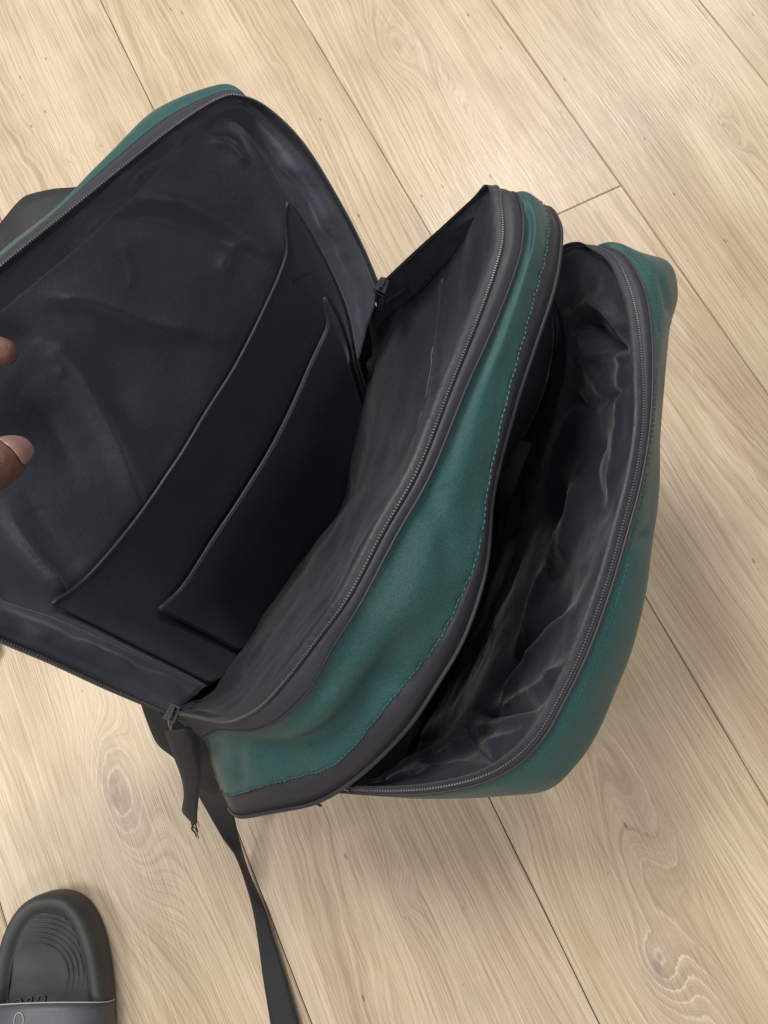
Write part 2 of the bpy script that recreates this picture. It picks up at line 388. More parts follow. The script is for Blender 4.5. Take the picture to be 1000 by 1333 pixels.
# lining sheet of the flap: Coons patch
nu, nv = 190, 170
bot = spl(np.vstack([Bi[20], PL([(292,880,.19),(335,830,.13),(400,740,.10),(462,650,.10),(487,560,.15)]), Bi[0]]), nu)
top = cr(Bi, np.linspace(13, 5, nu)); lef = cr(Bi, np.linspace(20, 13, nv)); rig = cr(Bi, np.linspace(0, 5, nv))
u = np.linspace(0, 1, nu)[None, :, None]; v = np.linspace(0, 1, nv)[:, None, None]
S = (1-v)*bot[None]+v*top[None]+(1-u)*lef[:, None]+u*rig[:, None]-((1-u)*(1-v)*bot[0]+u*(1-v)*bot[-1]+(1-u)*v*top[0]+u*v*top[-1])
Sn = normals(S)
edge = np.minimum(np.minimum(u, 1-u), np.minimum(v, 1-v))[:, :, 0]; ew = np.clip(edge/.07, 0, 1)
folds = pixfold(S, [
    ([(120,268),(190,255),(260,275),(330,318),(365,345)], 13, .0045), ([(120,290),(200,282),(280,310),(350,345)], 11, -.0045),
    ([(50,378),(110,385),(190,415),(310,440)], 14, .0055), ([(55,405),(130,412),(200,445),(300,465)], 12, -.004),
    ([(20,440),(80,460),(130,540),(165,620),(190,680)], 15, .005), ([(5,500),(60,540),(110,640)], 22, -.003),
    ([(0,650),(40,720),(85,772)], 12, .005), ([(30,640),(80,710),(110,745)], 14, -.003),
    ([(265,180),(300,190),(325,215)], 9, .003), ([(290,360),(300,330),(320,310)], 10, .002),
    ([(240,600),(180,560),(150,480)], 30, -.003)], 1.35)
folds += pixfold(S, [([(140,262),(215,258),(300,296),(352,338)], 4, .0018), ([(60,384),(130,394),(205,428),(300,450)], 4, .0020), ([(95,475),(138,556),(168,628)], 4, .0018), ([(20,690),(58,745),(86,772)], 4, .002), ([(40,436),(62,440),(85,452)], 5, .002), ([(52,455),(70,470),(78,490)], 4, .002), ([(270,176),(296,178),(318,192)], 4, .0015), ([(282,352),(292,330),(312,316)], 4, .0014), ([(150,300),(170,350),(165,380)], 5, .001)], 1.2)
Sl = S + Sn*((folds*1.25 + fnoise(S, 12, 5., octv=2)*.0022)*ew)[:, :, None]
grid('back_lining', Sl, M['lining'], back, .0008)
# inverse: photo pixel -> (u, v) on the flap
SP = proj(S)
def inv(px, py):
    d = ((SP - np.array([px, py]))**2).sum(-1); j, i = np.unravel_index(d.argmin(), d.shape)
    return i/(nu-1), j/(nv-1)
def Sat(uu, vv, off):
    x = np.clip(uu, 0, 1)*(nu-1); y = np.clip(vv, 0, 1)*(nv-1)
    i = np.minimum(x.astype(int), nu-2); j = np.minimum(y.astype(int), nv-2); a = (x-i)[..., None]; b_ = (y-j)[..., None]
    def bl(G): return (G[j, i]*(1-a)+G[j, i+1]*a)*(1-b_) + (G[j+1, i]*(1-a)+G[j+1, i+1]*a)*b_
    return bl(S) + bl(Sn)*off[..., None]
def pocket(name, opening, off_open, off_low, seedv, hem=.008, drop=0.0):
    q = np.array([inv(*p) for p in opening]); o = np.argsort(q[:, 0]); q = q[o]
    n1, n2 = 150, 70
    uu = np.linspace(q[0, 0], q[-1, 0], n1); vo = np.interp(uu, q[:, 0], q[:, 1])
    # smooth the opening line
    for _ in range(30): vo[1:-1] = .25*vo[:-2]+.5*vo[1:-1]+.25*vo[2:]
    tt = np.linspace(0, 1, n2)[:, None]
    V = drop + (vo[None]-drop)*tt; U = np.repeat(uu[None], n2, 0)
    s = np.sin(np.linspace(0, math.pi, n1))[None]**1.0
    off = off_low + (off_open*s+.0015)*tt**3 + .0006
    g = Sat(U, V, off)
    n_ = normals(g); g = g + n_*((fnoise(g, 14, seedv, octv=2)*.0016)*s)[:, :, None]
    p = grid(name, g, M['pocket'], back, .0016)
    # folded hem at the opening
    rim = g[-1]
    tube('pocket_hem', resample(rim, step=.004), .0014, M['pocket'], back, 8)
    return g
pk1 = pocket('laptop_pocket', [(62,792),(80,778),(150,690),(205,612),(250,540),(292,470),(330,400),(358,340),(374,296),(379,258)], .007, .0030, 3.)
# second pocket, narrower: its own Coons patch on the flap
def edge_on(pts, n, off):
    q = np.array([inv(*p) for p in pts]); q = np.c_[q, np.zeros(len(q))]; q = spl(q, n)
    return q[:, :2]
e_open = edge_on([(195,795),(222,762),(262,694),(300,630),(336,570),(370,508),(402,446),(430,377)], 120, 0)
e_far = edge_on([(430,377),(448,408),(460,440),(466,470)], 60, 0)
e_near = edge_on([(195,795),(232,815),(268,832),(300,848)], 60, 0)
bot_uv = np.stack([np.interp(np.linspace(0, 1, 120), [0, 1], [e_near[-1, 0], e_far[-1, 0]]), np.linspace(e_near[-1, 1], e_far[-1, 1], 120)*np.abs(np.linspace(-1, 1, 120))**1.5], 1)
s_ = np.linspace(0, 1, 120)[None, :, None]; t_ = np.linspace(0, 1, 60)[:, None, None]
UV = (1-t_)*e_open[None]+t_*bot_uv[None]+(1-s_)*e_near[:, None]+s_*e_far[:, None]-((1-s_)*(1-t_)*e_open[0]+s_*(1-t_)*e_open[-1]+(1-s_)*t_*bot_uv[0]+s_*t_*bot_uv[-1])
sb = np.sin(np.linspace(0, math.pi, 120))[None]
off = .0070 + (.0065*sb+.001)*(1-t_[:, :, 0])**2 + .002*sb
pk2 = Sat(UV[..., 0], UV[..., 1], off + 0*UV[..., 0])
pn = normals(pk2); pk2 = pk2 + pn*(fnoise(pk2, 15, 8., octv=2)*.0015*sb)[:, :, None]
grid('slip_pocket', pk2, M['pocket'], back, .0016)
tube('pocket_hem', resample(pk2[0], step=.004), .0014, M['pocket'], back, 8)
tube('pocket_edge', resample(np.vstack([pk2[:, 0]]), step=.004), .0012, M['pocket'], back, 6)
tube('pocket_edge', resample(np.vstack([pk2[:, -1]]), step=.004), .0012, M['pocket'], back, 6)
# tone-on-tone name stamped on the pocket
def text_on(name, s, p0, p1, size, off, material, parent, updir, shear=0., ext=.0001):
    cu = bpy.data.curves.new(name, 'FONT'); cu.body = s; cu.size = size; cu.extrude = ext; cu.space_character = 1.25; cu.shear = shear
    tmp = bpy.data.objects.new(name, cu); col.objects.link(tmp); bpy.context.view_layer.update()
    me = bpy.data.meshes.new_from_object(tmp.evaluated_get(bpy.context.evaluated_depsgraph_get())); bpy.data.objects.remove(tmp)
    x = np.array(p1)-np.array(p0); x /= np.linalg.norm(x); z = np.array(off); z = z/np.linalg.norm(z); z = z - x*(z@x); z /= np.linalg.norm(z); y = np.cross(z, x)
    M4 = Matrix(((x[0], y[0], z[0], p0[0]), (x[1], y[1], z[1], p0[1]), (x[2], y[2], z[2], p0[2]), (0, 0, 0, 1)))
    me.transform(M4); return link(name, me, material, parent)
pkp = proj(pk1); pkn = normals(pk1)
def on_pk1(px, py, lift):
    d = ((pkp-np.array([px, py]))**2).sum(-1); j, i = np.unravel_index(d.argmin(), d.shape); return pk1[j, i]+pkn[j, i]*lift, pkn[j, i]
a0, n0 = on_pk1(379, 369, .0006); a1, n1_ = on_pk1(409, 353, .0006)
text_on('stamped_name', 'BANGE', a0, a1, .0042, n0, M['print'], back, None)
# exterior of the flap (padded back) so that the section is closed from behind
Sb = S - Sn*(.030*np.clip(edge/.12, 0, 1)**.5 + .006)[:, :, None]
grid('back_padding', Sb[::4, ::4], M['black'], back, .002)

# ---- main section: zip rim, grey tape, teal gusset, grey piping
rows = [
 ((575,300,.385),), ]
st = [ # zip, tape edge, teal edge, piping edge
 ((497,372,.335),None),((520,350,.35),None),((548,324,.367),None),((575,300,.385),None),((612,266,.407),None),
 ((645,245,.42),(664,251,.416),(690,261,.392),(702,270,.375)),
 ((652,270,.427),(679,271,.424),(713,282,.40),(728,290,.385)),
 ((654,310,.43),(680,315,.428),(711,325,.41),(729,331,.395)),
 ((645,350,.434),(669,358,.432),(700,372,.415),(720,380,.40)),
 ((622,415,.438),(643,425,.436),(682,437,.42),(698,447,.405)),
 ((588,500,.44),(606,508,.438),(661,520,.42),(672,526,.408)),
 ((545,610,.44),(562,616,.438),(637,630,.415),(643,636,.405)),
 ((500,690,.435),(517,696,.433),(625,715,.408),(635,722,.398)),
 ((455,775,.425),(471,783,.423),(606,768,.40),(624,774,.39)),
 ((415,830,.412),(432,845,.41),(577,828,.392),(602,834,.38)),
 ((380,876,.40),(402,900,.396),(540,877,.38),(572,886,.37)),
 ((345,915,.385),(365,936,.38),(495,932,.365),(530,948,.355)),
 ((315,934,.37),(335,950,.362),(440,994,.34),(472,1006,.33)),
 ((290,940,.358),(308,951,.35),(390,1012,.32),(415,1043,.31)),
 ((265,936,.345),(287,950,.33),(342,1024,.30),(352,1057,.285)),
 ((240,931,.33),(273,955,.30),(303,1036,.26),(312,1063,.25)),
 ((222,930,.32),(263,962,.27),(288,1030,.22),(298,1052,.21))]
Mz, Mg, Mt, Mr = [], [], [], []
for s in st:
    z0 = P(*s[0]); Mz.append(z0)
    if s[1] is None:
        Mg.append(D(z0, .006, -.001, -.014)); Mt.append(D(z0, .026, -.004, -.05)); Mr.append(D(z0, .028, -.002, -.065))
    else:
        Mg.append(P(*s[1])); Mt.append(P(*s[2])); Mr.append(P(*s[3]))
Mz, Mg, Mt, Mr = map(np.array, (Mz, Mg, Mt, Mr))
nM = len(Mz)
mainc = grid('main_gusset', loft([Mt, Mr], 240, 3), M['trim'], bag, .0015)
mainc['label'] = 'grey piping strip round the edge of the teal gusset'
tz = loft([Mz, .5*(Mz+Mg)+np.array([0, 0, .0015]), Mg], 300, 10)
grid('zipper_flap', tz, M['tape'], mainc, .001)
tg = loft([Mg+np.array([0, 0, -.0012]), Mg*.85+Mt*.15+np.array([0, 0, -.001]), .5*(Mg+Mt)+np.array([0, 0, .0045]), Mt*.88+Mg*.12+np.array([0, 0, .002]), Mt], 320, 50)
tn = normals(tg); sv_ = np.sin(np.linspace(0, math.pi, 50))[:, None]**.6
tg = tg + tn*(sv_*(pixfold(tg, [([(290,962),(345,985),(400,980),(445,955),(500,890),(530,830)], 20, -.010), ([(330,958),(390,950),(450,890)], 16, .003), ([(430,990),(470,950),(520,890)], 15, .003), ([(560,640),(580,700),(590,760)], 16, -.0018), ([(675,262),(690,285),(688,330)], 5, -.002), ([(300,960),(310,1000),(318,1030)], 9, -.003)]) + fnoise(tg, 16, 12., octv=2)*.0016 + fnoise(tg, 55, 15., octv=2)*.0006))[:, :, None]
pk = np.exp(-((np.arange(50)-46)/3.5)**2)[:, None]*(np.sin(np.arange(320)*1.9)*.5+np.sin(np.arange(320)*.83+1))[None]*.00035; tg = tg + tn*pk[:, :, None]
grid('teal_gusset', tg, M['teal'], mainc, .0015)
upv = np.array([.30, -.15, .94]); upv /= np.linalg.norm(upv)
zipper('main_zipper', Mz, 2*Mz-Mg, [0, 0, 1.])
stc = tg[-4][60:]
bits('gusset_stitching', stc+tn[-4][60:]*.0004, tn[-4][60:], .0034, (.0023, .0007, .0006), M['thread'], mainc, skip=.03, jit=.0003)
tube('piping', resample(spl(Mr, 300), step=.004), .0014, M['trim'], mainc, 8)
tube('flap_edge', resample(tz[-1]+np.array([0, 0, .0003]), step=.004), .0009, M['trim'], mainc, 6)
# lining of the main section
Mc = PL([(497,384,.325),(492,398,.30),(486,412,.28),(478,436,.255),(468,465,.22),(460,495,.20),(455,520,.18),(451,550,.16),(449,590,.14),(447,630,.125),(446,655,.115),(438,672,.11),(420,697,.11),(395,728,.11),(370,760,.11),(345,792,.12),(325,818,.13),(310,838,.145),(300,858,.165),(290,882,.20),(272,908,.25),(240,925,.31)])
mid1 = Mz*.70+Mc*.30; mid1 += (np.array([0, 0, -.012])); mid2 = Mz*.35+Mc*.65 + np.array([-.002, .004, -.008])
ml = loft([Mz+np.array([0, 0, .0002]), Mz*.92+Mc*.08+np.array([0, 0, -.010]), mid1, mid2, Mc], 300, 110)
mn = normals(ml); tv = np.linspace(0, 1, 110)[:, None]; wv = np.clip(tv/.08, 0, 1)*np.clip((1-tv)/.05, 0, 1)
ml = ml + mn*(wv*(pixfold(ml, [([(582,340),(574,400),(563,480),(552,540),(538,585),(530,620)], 3.2, .0030), ([(500,650),(480,690),(455,735)], 7, .003), ([(545,560),(500,590),(470,640)], 14, .002), ([(430,700),(400,770),(350,840)], 11, .004), ([(470,690),(440,760),(400,820)], 9, -.003), ([(320,880),(335,850),(365,820)], 8, .004), ([(505,398),(540,370),(590,320),(635,272)], 6, .003)])
    + fnoise(ml, 22, 21., octv=2)*.0026 + fnoise(ml, 8, 4., octv=2)*.006))[:, :, None]
grid('main_lining', ml, M['mesh'], mainc, .0008)
mlp = proj(ml); mln2 = normals(ml)
def on_ml(px, py):
    d = ((mlp-np.array([px, py]))**2).sum(-1); j, i = np.unravel_index(d.argmin(), d.shape); return ml[j, i]+mln2[j, i]*.0004
seam = resample(spl(np.array([on_ml(*p) for p in ((577,362),(572,405),(566,450),(560,490),(553,530),(545,560),(538,590),(530,620),(518,650),(500,680))]), 80), step=.002)
seam = seam + np.array([[noise.noise(Vector(p*90))*.0012, noise.noise(Vector(p*90+np.array([5, 0, 0])))*.0012, 0] for p in seam])
tube('lining_seam', seam, .0007, M['thread_dark'], mainc, 6)

# ---- front section
sf = [((712,352,.33),None),((728,332,.338),None),((745,323,.345),None),
 ((775,323,.355),(784,324,.353),(788,325,.34)),
 ((800,338,.365),(813,334,.362),(832,332,.335)),
 ((818,375,.372),(836,370,.37),(872,343,.335)),
 ((829,420,.377),(847,417,.375),(884,385,.325)),
 ((835,480,.38),(850,479,.378),(870,440,.325)),
 ((836,550,.38),(847,550,.378),(862,515,.33)),
 ((826,620,.378),(836,622,.376),(857,612,.33)),
 ((808,690,.375),(817,694,.373),(850,706,.33)),
 ((785,770,.37),(793,775,.368),(836,795,.33)),
 ((755,850,.362),(763,855,.36),(810,880,.32)),
 ((725,912,.352),(732,918,.35),(778,955,.31)),
 ((700,955,.345),(706,963,.342),(750,998,.305)),
 ((665,990,.335),(670,999,.331),(714,1030,.295)),
 ((620,1013,.325),(622,1021,.32),(655,1037,.29)),
 ((560,1026,.315),(560,1033,.31),(580,1041,.285)),
 ((500,1029,.305),(500,1034,.30),(500,1037,.28)),
 ((440,1026,.295),(440,1030,.29),(437,1033,.27))]
Fz, Fg, Fo = [], [], []
for s in sf:
    z0 = P(*s[0]); Fz.append(z0)
    if s[1] is None: Fg.append(D(z0, .001, .003, -.01)); Fo.append(D(z0, .014, .0, -.05))
    else: Fg.append(P(*s[1])); Fo.append(P(*s[2]))
Fz, Fg, Fo = map(np.array, (Fz, Fg, Fo))
tf = loft([Fg+np.array([0, 0, -.001]), Fg*.5+Fo*.5+np.array([0, 0, .006]), Fo, D(Fo, 0, -.004, -.03)], 300, 44)
fn = normals(tf); sv2 = np.sin(np.linspace(0, math.pi, 44))[:, None]
tf = tf + fn*(sv2*(fnoise(tf, 14, 31., octv=2)*.0018 + pixfold(tf, [([(858,352),(868,385),(872,410)], 5, -.003), ([(815,690),(830,700),(845,690)], 9, -.003)])))[:, :, None]
front = grid('front_panel', tf, M['teal'], bag, .0015)
grid('zipper_flap', loft([Fz, .5*(Fz+Fg)+np.array([0, 0, .0015]), Fg], 300, 8), M['tape'], front, .001)
tube('piping', resample(spl(Fg, 300), step=.004), .0012, M['trim'], front, 6)
zipper('front_zipper', Fz, 2*Fz-Fg, [0, 0, 1.])
k0 = 120; stf = tf[6][60:200]
bits('panel_stitching', stf+fn[6][60:200]*.0002, fn[6][60:200], .0034, (.0022, .0005, .0004), M['thread'], front, skip=.05, jit=.0002)
Fc = PL([(715,360,0.310),(722,380,0.302),(728,400,0.297),(736,420,0.294),(740,445,0.290),(738,480,0.285),(733,520,0.270),(726,560,0.255),(716,605,0.240),(705,650,0.230),(692,700,0.225),(676,755,0.220),(658,810,0.215),(640,858,0.215),(624,895,0.220),(605,930,0.230),(580,962,0.250),(545,990,0.285),(500,1012,0.297),(445,1025,0.305)])
_w = np.clip((.30-Fc[:, 2])/.06, 0, 1)[:, None]
Fd = Fc + DF*(-.022)*_w; Fd[:, 2] = Fc[:, 2]*(1-_w[:, 0]) + .05*_w[:, 0]
fl_ = loft([Fz, Fz*.90+Fc*.10+np.array([0, 0, -.005]), Fz*.62+Fc*.38+np.array([.001, 0, -.010]), Fz*.3+Fc*.7+np.array([0, 0, -.006]), Fc, .45*Fc+.55*Fd+DF*.006, Fd], 300, 170)
fln = normals(fl_); tv = np.linspace(0, 1, 170)[:, None]; wv = np.clip(tv/.07, 0, 1)*np.clip((1-tv)/.05, 0, 1)
ff = pixfold(fl_, [
 ([(748,440),(755,410),(785,395),(812,420),(822,450)], 8, .006), ([(752,430),(770,470),(790,510),(800,520)], 9, .005),
 ([(765,415),(790,440),(818,462)], 10, -.006), ([(750,500),(770,530),(795,518),(815,500)], 8, -.005),
 ([(770,470),(795,462),(820,470)], 6, .004), ([(745,460),(752,500),(775,525)], 6, .004),
 ([(720,640),(740,560),(770,530),(800,525)], 12, .005), ([(760,620),(750,680),(735,740)], 14, .006), ([(735,620),(728,690),(715,760)], 10, -.005),
 ([(690,850),(700,790),(725,720),(740,660)], 9, .006), ([(650,930),(680,880),(720,830),(755,790)], 8, .006), ([(640,905),(690,850),(745,770)], 8, -.006),
 ([(640,940),(680,915),(720,890),(735,870)], 7, .005), ([(620,945),(660,950),(700,930)], 8, .005), ([(610,925),(665,930),(715,910)], 7, -.005),
 ([(560,985),(600,970),(650,975),(690,950)], 9, .004), ([(600,940),(640,990),(660,985)], 8, -.004), ([(520,1000),(570,1005),(620,1000)], 8, .003),
 ([(810,470),(806,530),(800,600),(790,660)], 5, .003), ([(790,560),(775,610),(780,660)], 9, -.004)], 1.35)
fl_ = fl_ + fln*(wv*(ff*1.35 + fnoise(fl_, 30, 41., octv=2)*.0022 + fnoise(fl_, 9, 43., octv=2)*.003))[:, :, None]
grid('front_lining', fl_, M['satin'], front, .0008)
# dark back wall of the front section, hanging from the grey piping of the main section
idx = np.linspace(5, nM-1, len(Fc)); Rtop = cr(Mr, idx)
dw = loft([Rtop+np.array([0, 0, -.001]), D(Rtop, 0, -.018, 0)*.75+Fd*.25, D(Rtop, 0, -.04, 0)*.4+D(Fd, 0, -.03, 0)*.6, D(Fd, 0, -.02, -.003)*_w+(Fd+np.array([0, 0, -.003]))*(1-_w)], 160, 60)
dn = normals(dw); dw = dw + dn*(np.sin(np.linspace(0, math.pi, 60))[:, None]*fnoise(dw, 16, 51., octv=2)*.003)[:, :, None]
grid('divider_lining', dw, M['satin'], front, .0008)

# ---- lower body down to the base on the floor
under = Sat(np.array([.80, .6, .4, .2]), np.array([.16, .10, .10, .16]), np.full(4, -.034))
ring0 = np.vstack([D(Mz[0], .018, -.004, -.04), D(Mr[1], .030, 0, -.03), D(Mr[3], .028, .0, -.04), D(Mr[4], .012, .01, -.06), D(Fo[1], .022, -.004, -.04), D(Fo[3], .006, -.002, -.03), D(Fo[5:19:2], 0, -.001, -.024), D(Fo[18], 0, -.006, -.03), D(Mr[18], .008, -.004, -.03), D(Mr[20], .004, 0, -.012), P(262, 962, .255), D(Mz[-1], -.002, 0, -.02), under[::-1]])
def closed(r, n=160): 
    e = np.vstack([r[-3:], r, r[:3]]); return cr(e, 3+np.linspace(0, len(r), n, endpoint=False))
base = np.array([P(468, 548, 0), P(590, 560, 0), P(716, 596, 0), P(690, 770, 0), P(622, 985, 0), P(500, 965, 0), P(345, 900, 0), P(395, 740, 0)])
def respoly(r, n=160): return resample(np.vstack([closed(r, 400), closed(r, 400)[:1]]), n+1)[:n]
r0 = respoly(ring0); rb = respoly(base)
# line the two rings up
k = min(range(160), key=lambda k: ((r0[:, :2]-np.roll(rb, k, 0)[:, :2])**2).sum()); rb = np.roll(rb, k, 0)
def lv(a, z, out): 
    r = r0*(1-a)+rb*a; c = r.mean(0); r = c+(r-c)*(1+out); r[:, 2] = r0[:, 2]*(1-a) + z*a if z is not None else r[:, 2]; return r
cb = rb.mean(0)
rgA = np.array([r0, lv(.35, 0, .015), lv(.7, 0, .02), lv(.93, 0, .0), rb + np.array([0, 0, .004]), cb+(rb-cb)*.9+np.array([0, 0, .002]), cb+(rb-cb)*.02+np.array([0, 0, .002])])
lb = np.stack([cr(rgA[:, j], np.linspace(0, len(rgA)-1, 60)) for j in range(160)], 1)
lbo = grid('lower_body', lb, M['teal'], bag, .0015, closed=True); lbo.data.materials.append(M['web']); lbo.modifiers[0].material_offset = 1; lbo.modifiers[0].offset = -1

def side_gusset(pts, o):
    t0 = np.array([D(p, o, 0, -.010) for p in pts]); t1 = np.array([D(p, o*2.2, 0, -.05) for p in pts]); t2 = np.array([D(p, o*2.6, 0, -.10) for p in pts])
    grid('side_gusset', loft([t0, t1, t2], 40, 16), M['web'], bag, .001)
side_gusset([Bz[1], Bz[0], .5*(Bz[0]+Mz[0]), Mz[0], Mz[1]], .005)
side_gusset([.25*Bz[19]+.75*Bz[20], Bz[20], Mz[21], Mz[20]], -.002)
# ---- sliders, webbing, straps
def slider(name, p, along, nrm, parent, pull_dir, cord=None):
    al = np.array(along)/np.linalg.norm(along); nn = np.array(nrm, float); nn -= al*(nn@al); nn /= np.linalg.norm(nn); sd = np.cross(nn, al)
    bm = bmesh.new()
    def blk(c, s, rot=None):
        r = bmesh.ops.create_cube(bm, size=1); 
        for v in r['verts']: v.co = Vector(p + al*(c[0]+v.co.x*s[0]) + sd*(c[1]+v.co.y*s[1]*(1 if v.co.x < 0 else .78)) + nn*(c[2]+v.co.z*s[2]))
    blk((0, 0, .0032), (.0105, .0085, .0016)); blk((0, 0, -.0012), (.0105, .0085, .0014)); blk((.003, 0, .001), (.003, .0015, .004))
    blk((-.0032, 0, .0055), (.0015, .0025, .003)); blk((.0032, 0, .0055), (.0015, .0025, .003)); blk((0, 0, .0066), (.008, .0025, .0012))
    bmesh.ops.bevel(bm, geom=list(bm.edges), offset=.0003, segments=1, affect='EDGES')
    me = bpy.data.meshes.new(name); bm.to_mesh(me); bm.free(); o = link(name, me, M['metal'], parent)
    pd = np.array(pull_dir, float); pd /= np.linalg.norm(pd)
    q = p+nn*.0055
    tube('pull_tab', np.array([q, q+pd*.004+nn*.001, q+pd*.012, q+pd*.02-nn*.001]), [.0012, .0024, .0022, .0016], M['metal'], o, 8)
    return o
slider('zipper_slider', P(497, 374, .342), WF, [.1, -.2, 1], bag, P(490, 392, .325)-P(497, 374, .342))
slider('zipper_slider', P(226, 928, .327), WF, [-.1, -.3, .9], bag, P(226, 958, .30)-P(226, 928, .327))
def px_ribbon(name, stn, thick, m, parent, n=60, nv=6, bulge=0.):
    """stn: list of (left pixel+z, right pixel+z)"""
    a = spl(PL([s[0] for s in stn]), n); b_ = spl(PL([s[1] for s in stn]), n)
    t = np.linspace(0, 1, nv); g = np.stack([a*(1-k)+b_*k for k in t], 0)
    nn = normals(g); g = g + nn*(bulge*4*t*(1-t))[:, None, None]
    return grid(name, g, m, parent, thick, offset=0)
px_ribbon('side_tab', [((182,905,.300),(280,935,.290)),((192,935,.285),(284,960,.26)),((206,966,.262),(286,990,.23)),((229,986,.235),(290,1010,.20)),((238,1004,.21),(292,1032,.18))], .003, M['black'], bag, 50, 10, .004)
hw = px_ribbon('hanging_webbing', [((214,950,.302),(248,946,.300)),((224,978,.285),(257,975,.28)),((236,1010,.262),(261,1006,.262)),((240,1034,.245),(259,1030,.246)),((238,1055,.232),(257,1060,.232)),((246,1064,.226),(257,1070,.225))], .0016, M['web'], bag, 40, 5, .0015)
for q, w_ in (([(251,1062,.227),(252,1072,.224),(250,1079,.221),(254,1084,.219),(256,1090,.217)], .0010), ([(254,1064,.227),(255,1075,.223),(258,1083,.220)], .0008), ([(248,1062,.227),(250,1074,.223),(255,1080,.221),(259,1092,.217)], .0006)):
    tube('frayed_thread', spl(PL(q), 24), np.linspace(w_, w_*.5, 24), M['web'], hw, 6)
px_ribbon('trailing_strap', [((236,985,.16),(272,975,.16)),((252,1022,.11),(292,1022,.11)),((268,1052,.075),(303,1054,.065)),((288,1088,.05),(311,1092,.03)),((306,1112,.038),(316,1113,.012)),((318,1142,.028),(326,1142,.006)),((328,1180,.016),(343,1180,.008)),((336,1225,.012),(356,1222,.009)),((343,1275,.010),(371,1270,.009)),((352,1330,.009),(388,1328,.009)),((362,1400,.008),(404,1396,.008)),((372,1490,.006),(422,1486,.006))], .0018, M['web'], bag, 140, 6, .0006)
tube('loose_thread', spl(PL([(384,1046,.27),(398,1044,.268),(408,1045,.266),(418,1049,.262)]), 20), [.0011]*14+[.0009]*6, M['web'], bag, 6)
tube('loose_thread', spl(PL([(392,1048,.268),(404,1043,.268),(412,1040,.267)]), 16), .0008, M['web'], bag, 6)
# shoulder strap seen beyond the flap
px_ribbon('shoulder_strap', [((150,228,.36),(190,300,.36)),((108,246,.37),(130,330,.365)),((72,250,.375),(95,350,.37)),((41,257,.375),(62,372,.37)),((30,264,.375),(50,385,.37)),((12,285,.37),(30,400,.365)),((-8,310,.365),(0,430,.355)),((-60,385,.34),(-40,500,.34))], .006, M['black'], bag, 50, 8, .003)

# ------------------------------------------------------------------ hand
def skin_mat():
    m, nt, b = mat('dark_brown_skin')
    tc = N(nt, 'ShaderNodeTexCoord'); n = N(nt, 'ShaderNodeTexNoise', i_2=55., i_3=4.); L(nt, tc.outputs['Object'], n.inputs['Vector'])
    L(nt, ramp(nt, n.outputs[0], [(.3, (.125, .056, .039)), (.7, (.205, .102, .075))]), b.inputs['Base Color'])
    b.inputs['Roughness'].default_value = .48; b.inputs['Subsurface Weight'].default_value = .12; b.inputs['Subsurface Radius'].default_value = (.008, .003, .0015); b.inputs['Subsurface Scale'].default_value = .5
    n2 = N(nt, 'ShaderNodeTexVoronoi', i_2=1300.); L(nt, tc.outputs['Object'], n2.inputs['Vector'])
    bp = N(nt, 'ShaderNodeBump', i_0=.35, i_1=.0008); L(nt, n2.outputs[0], bp.inputs['Height']); L(nt, bp.outputs[0], b.inputs['Normal'])
    return m
M['skin'] = skin_mat()
m, nt, b = mat('pink_fingernail'); b.inputs['Base Color'].default_value = (.30, .17, .145, 1); b.inputs['Roughness'].default_value = .32; b.inputs['Coat Weight'].default_value = .15; M['nail'] = m
def capsules(name, chains, vox, material, smooth=6):
    bm = bmesh.new()
    for pts, rad in chains:
        pts = np.array(pts); k = np.linspace(0, len(pts)-1, (len(pts)-1)*10+1)
        c = cr(pts, k); r = np.interp(k, range(len(rad)), rad)
        for p, q in zip(c, r):
            bmesh.ops.create_icosphere(bm, subdivisions=2, radius=q, matrix=Matrix.Translation(Vector(p)))
    me = bpy.data.meshes.new(name); bm.to_mesh(me); bm.free()
    o = link(name, me, material)
    r = o.modifiers.new('remesh', 'REMESH'); r.mode = 'VOXEL'; r.voxel_size = vox; r.use_smooth_shade = True
    s = o.modifiers.new('smooth', 'SMOOTH'); s.factor = .5; s.iterations = smooth
    return o
def H(px, py, z): return P(px, py, z)
wr = H(-560, 720, .50)
hand = capsules('hand', [
    ([wr + np.array([-.10, -.02, .03]), wr, H(-400, 640, .49)], [.030, .027, .030]),
    ([H(-420, 640, .49), H(-300, 520, .485)], [.026, .015]), ([H(-420, 640, .49), H(-330, 480, .48)], [.026, .014]),
    ([H(-420, 660, .49), H(-300, 590, .485)], [.026, .016]), ([H(-430, 640, .49), H(-350, 440, .475)], [.024, .012]),
    # thumb
    ([H(-440, 700, .50), H(-270, 700, .50), H(-130, 668, .485), H(-38, 622, .464), H(4, 600, .446)], [.022, .0160, .0130, .0128, .0116]),
    # index
    ([H(-300, 590, .485), H(-200, 500, .488), H(-100, 452, .475), H(-30, 453, .464), H(4, 458, .459)], [.0120, .0105, .0095, .0090, .0076]),
    # middle, ring, little: folded round the edge of the flap, behind it
    ([H(-300, 520, .485), H(-225, 420, .485), H(-180, 390, .46), H(-150, 400, .435)], [.0115, .0100, .0092, .0075]),
    ([H(-330, 480, .48), H(-280, 385, .478), H(-225, 370, .45), H(-190, 390, .428)], [.0108, .0095, .0085, .0072]),
    ([H(-350, 440, .475), H(-310, 370, .465), H(-270, 370, .445), H(-240, 390, .43)], [.0092, .0080, .0072, .0062]),
], .0016, M['skin'])
tag(hand, 'dark brown hand reaching in from the left edge, pinching the navy lining', 'hand')
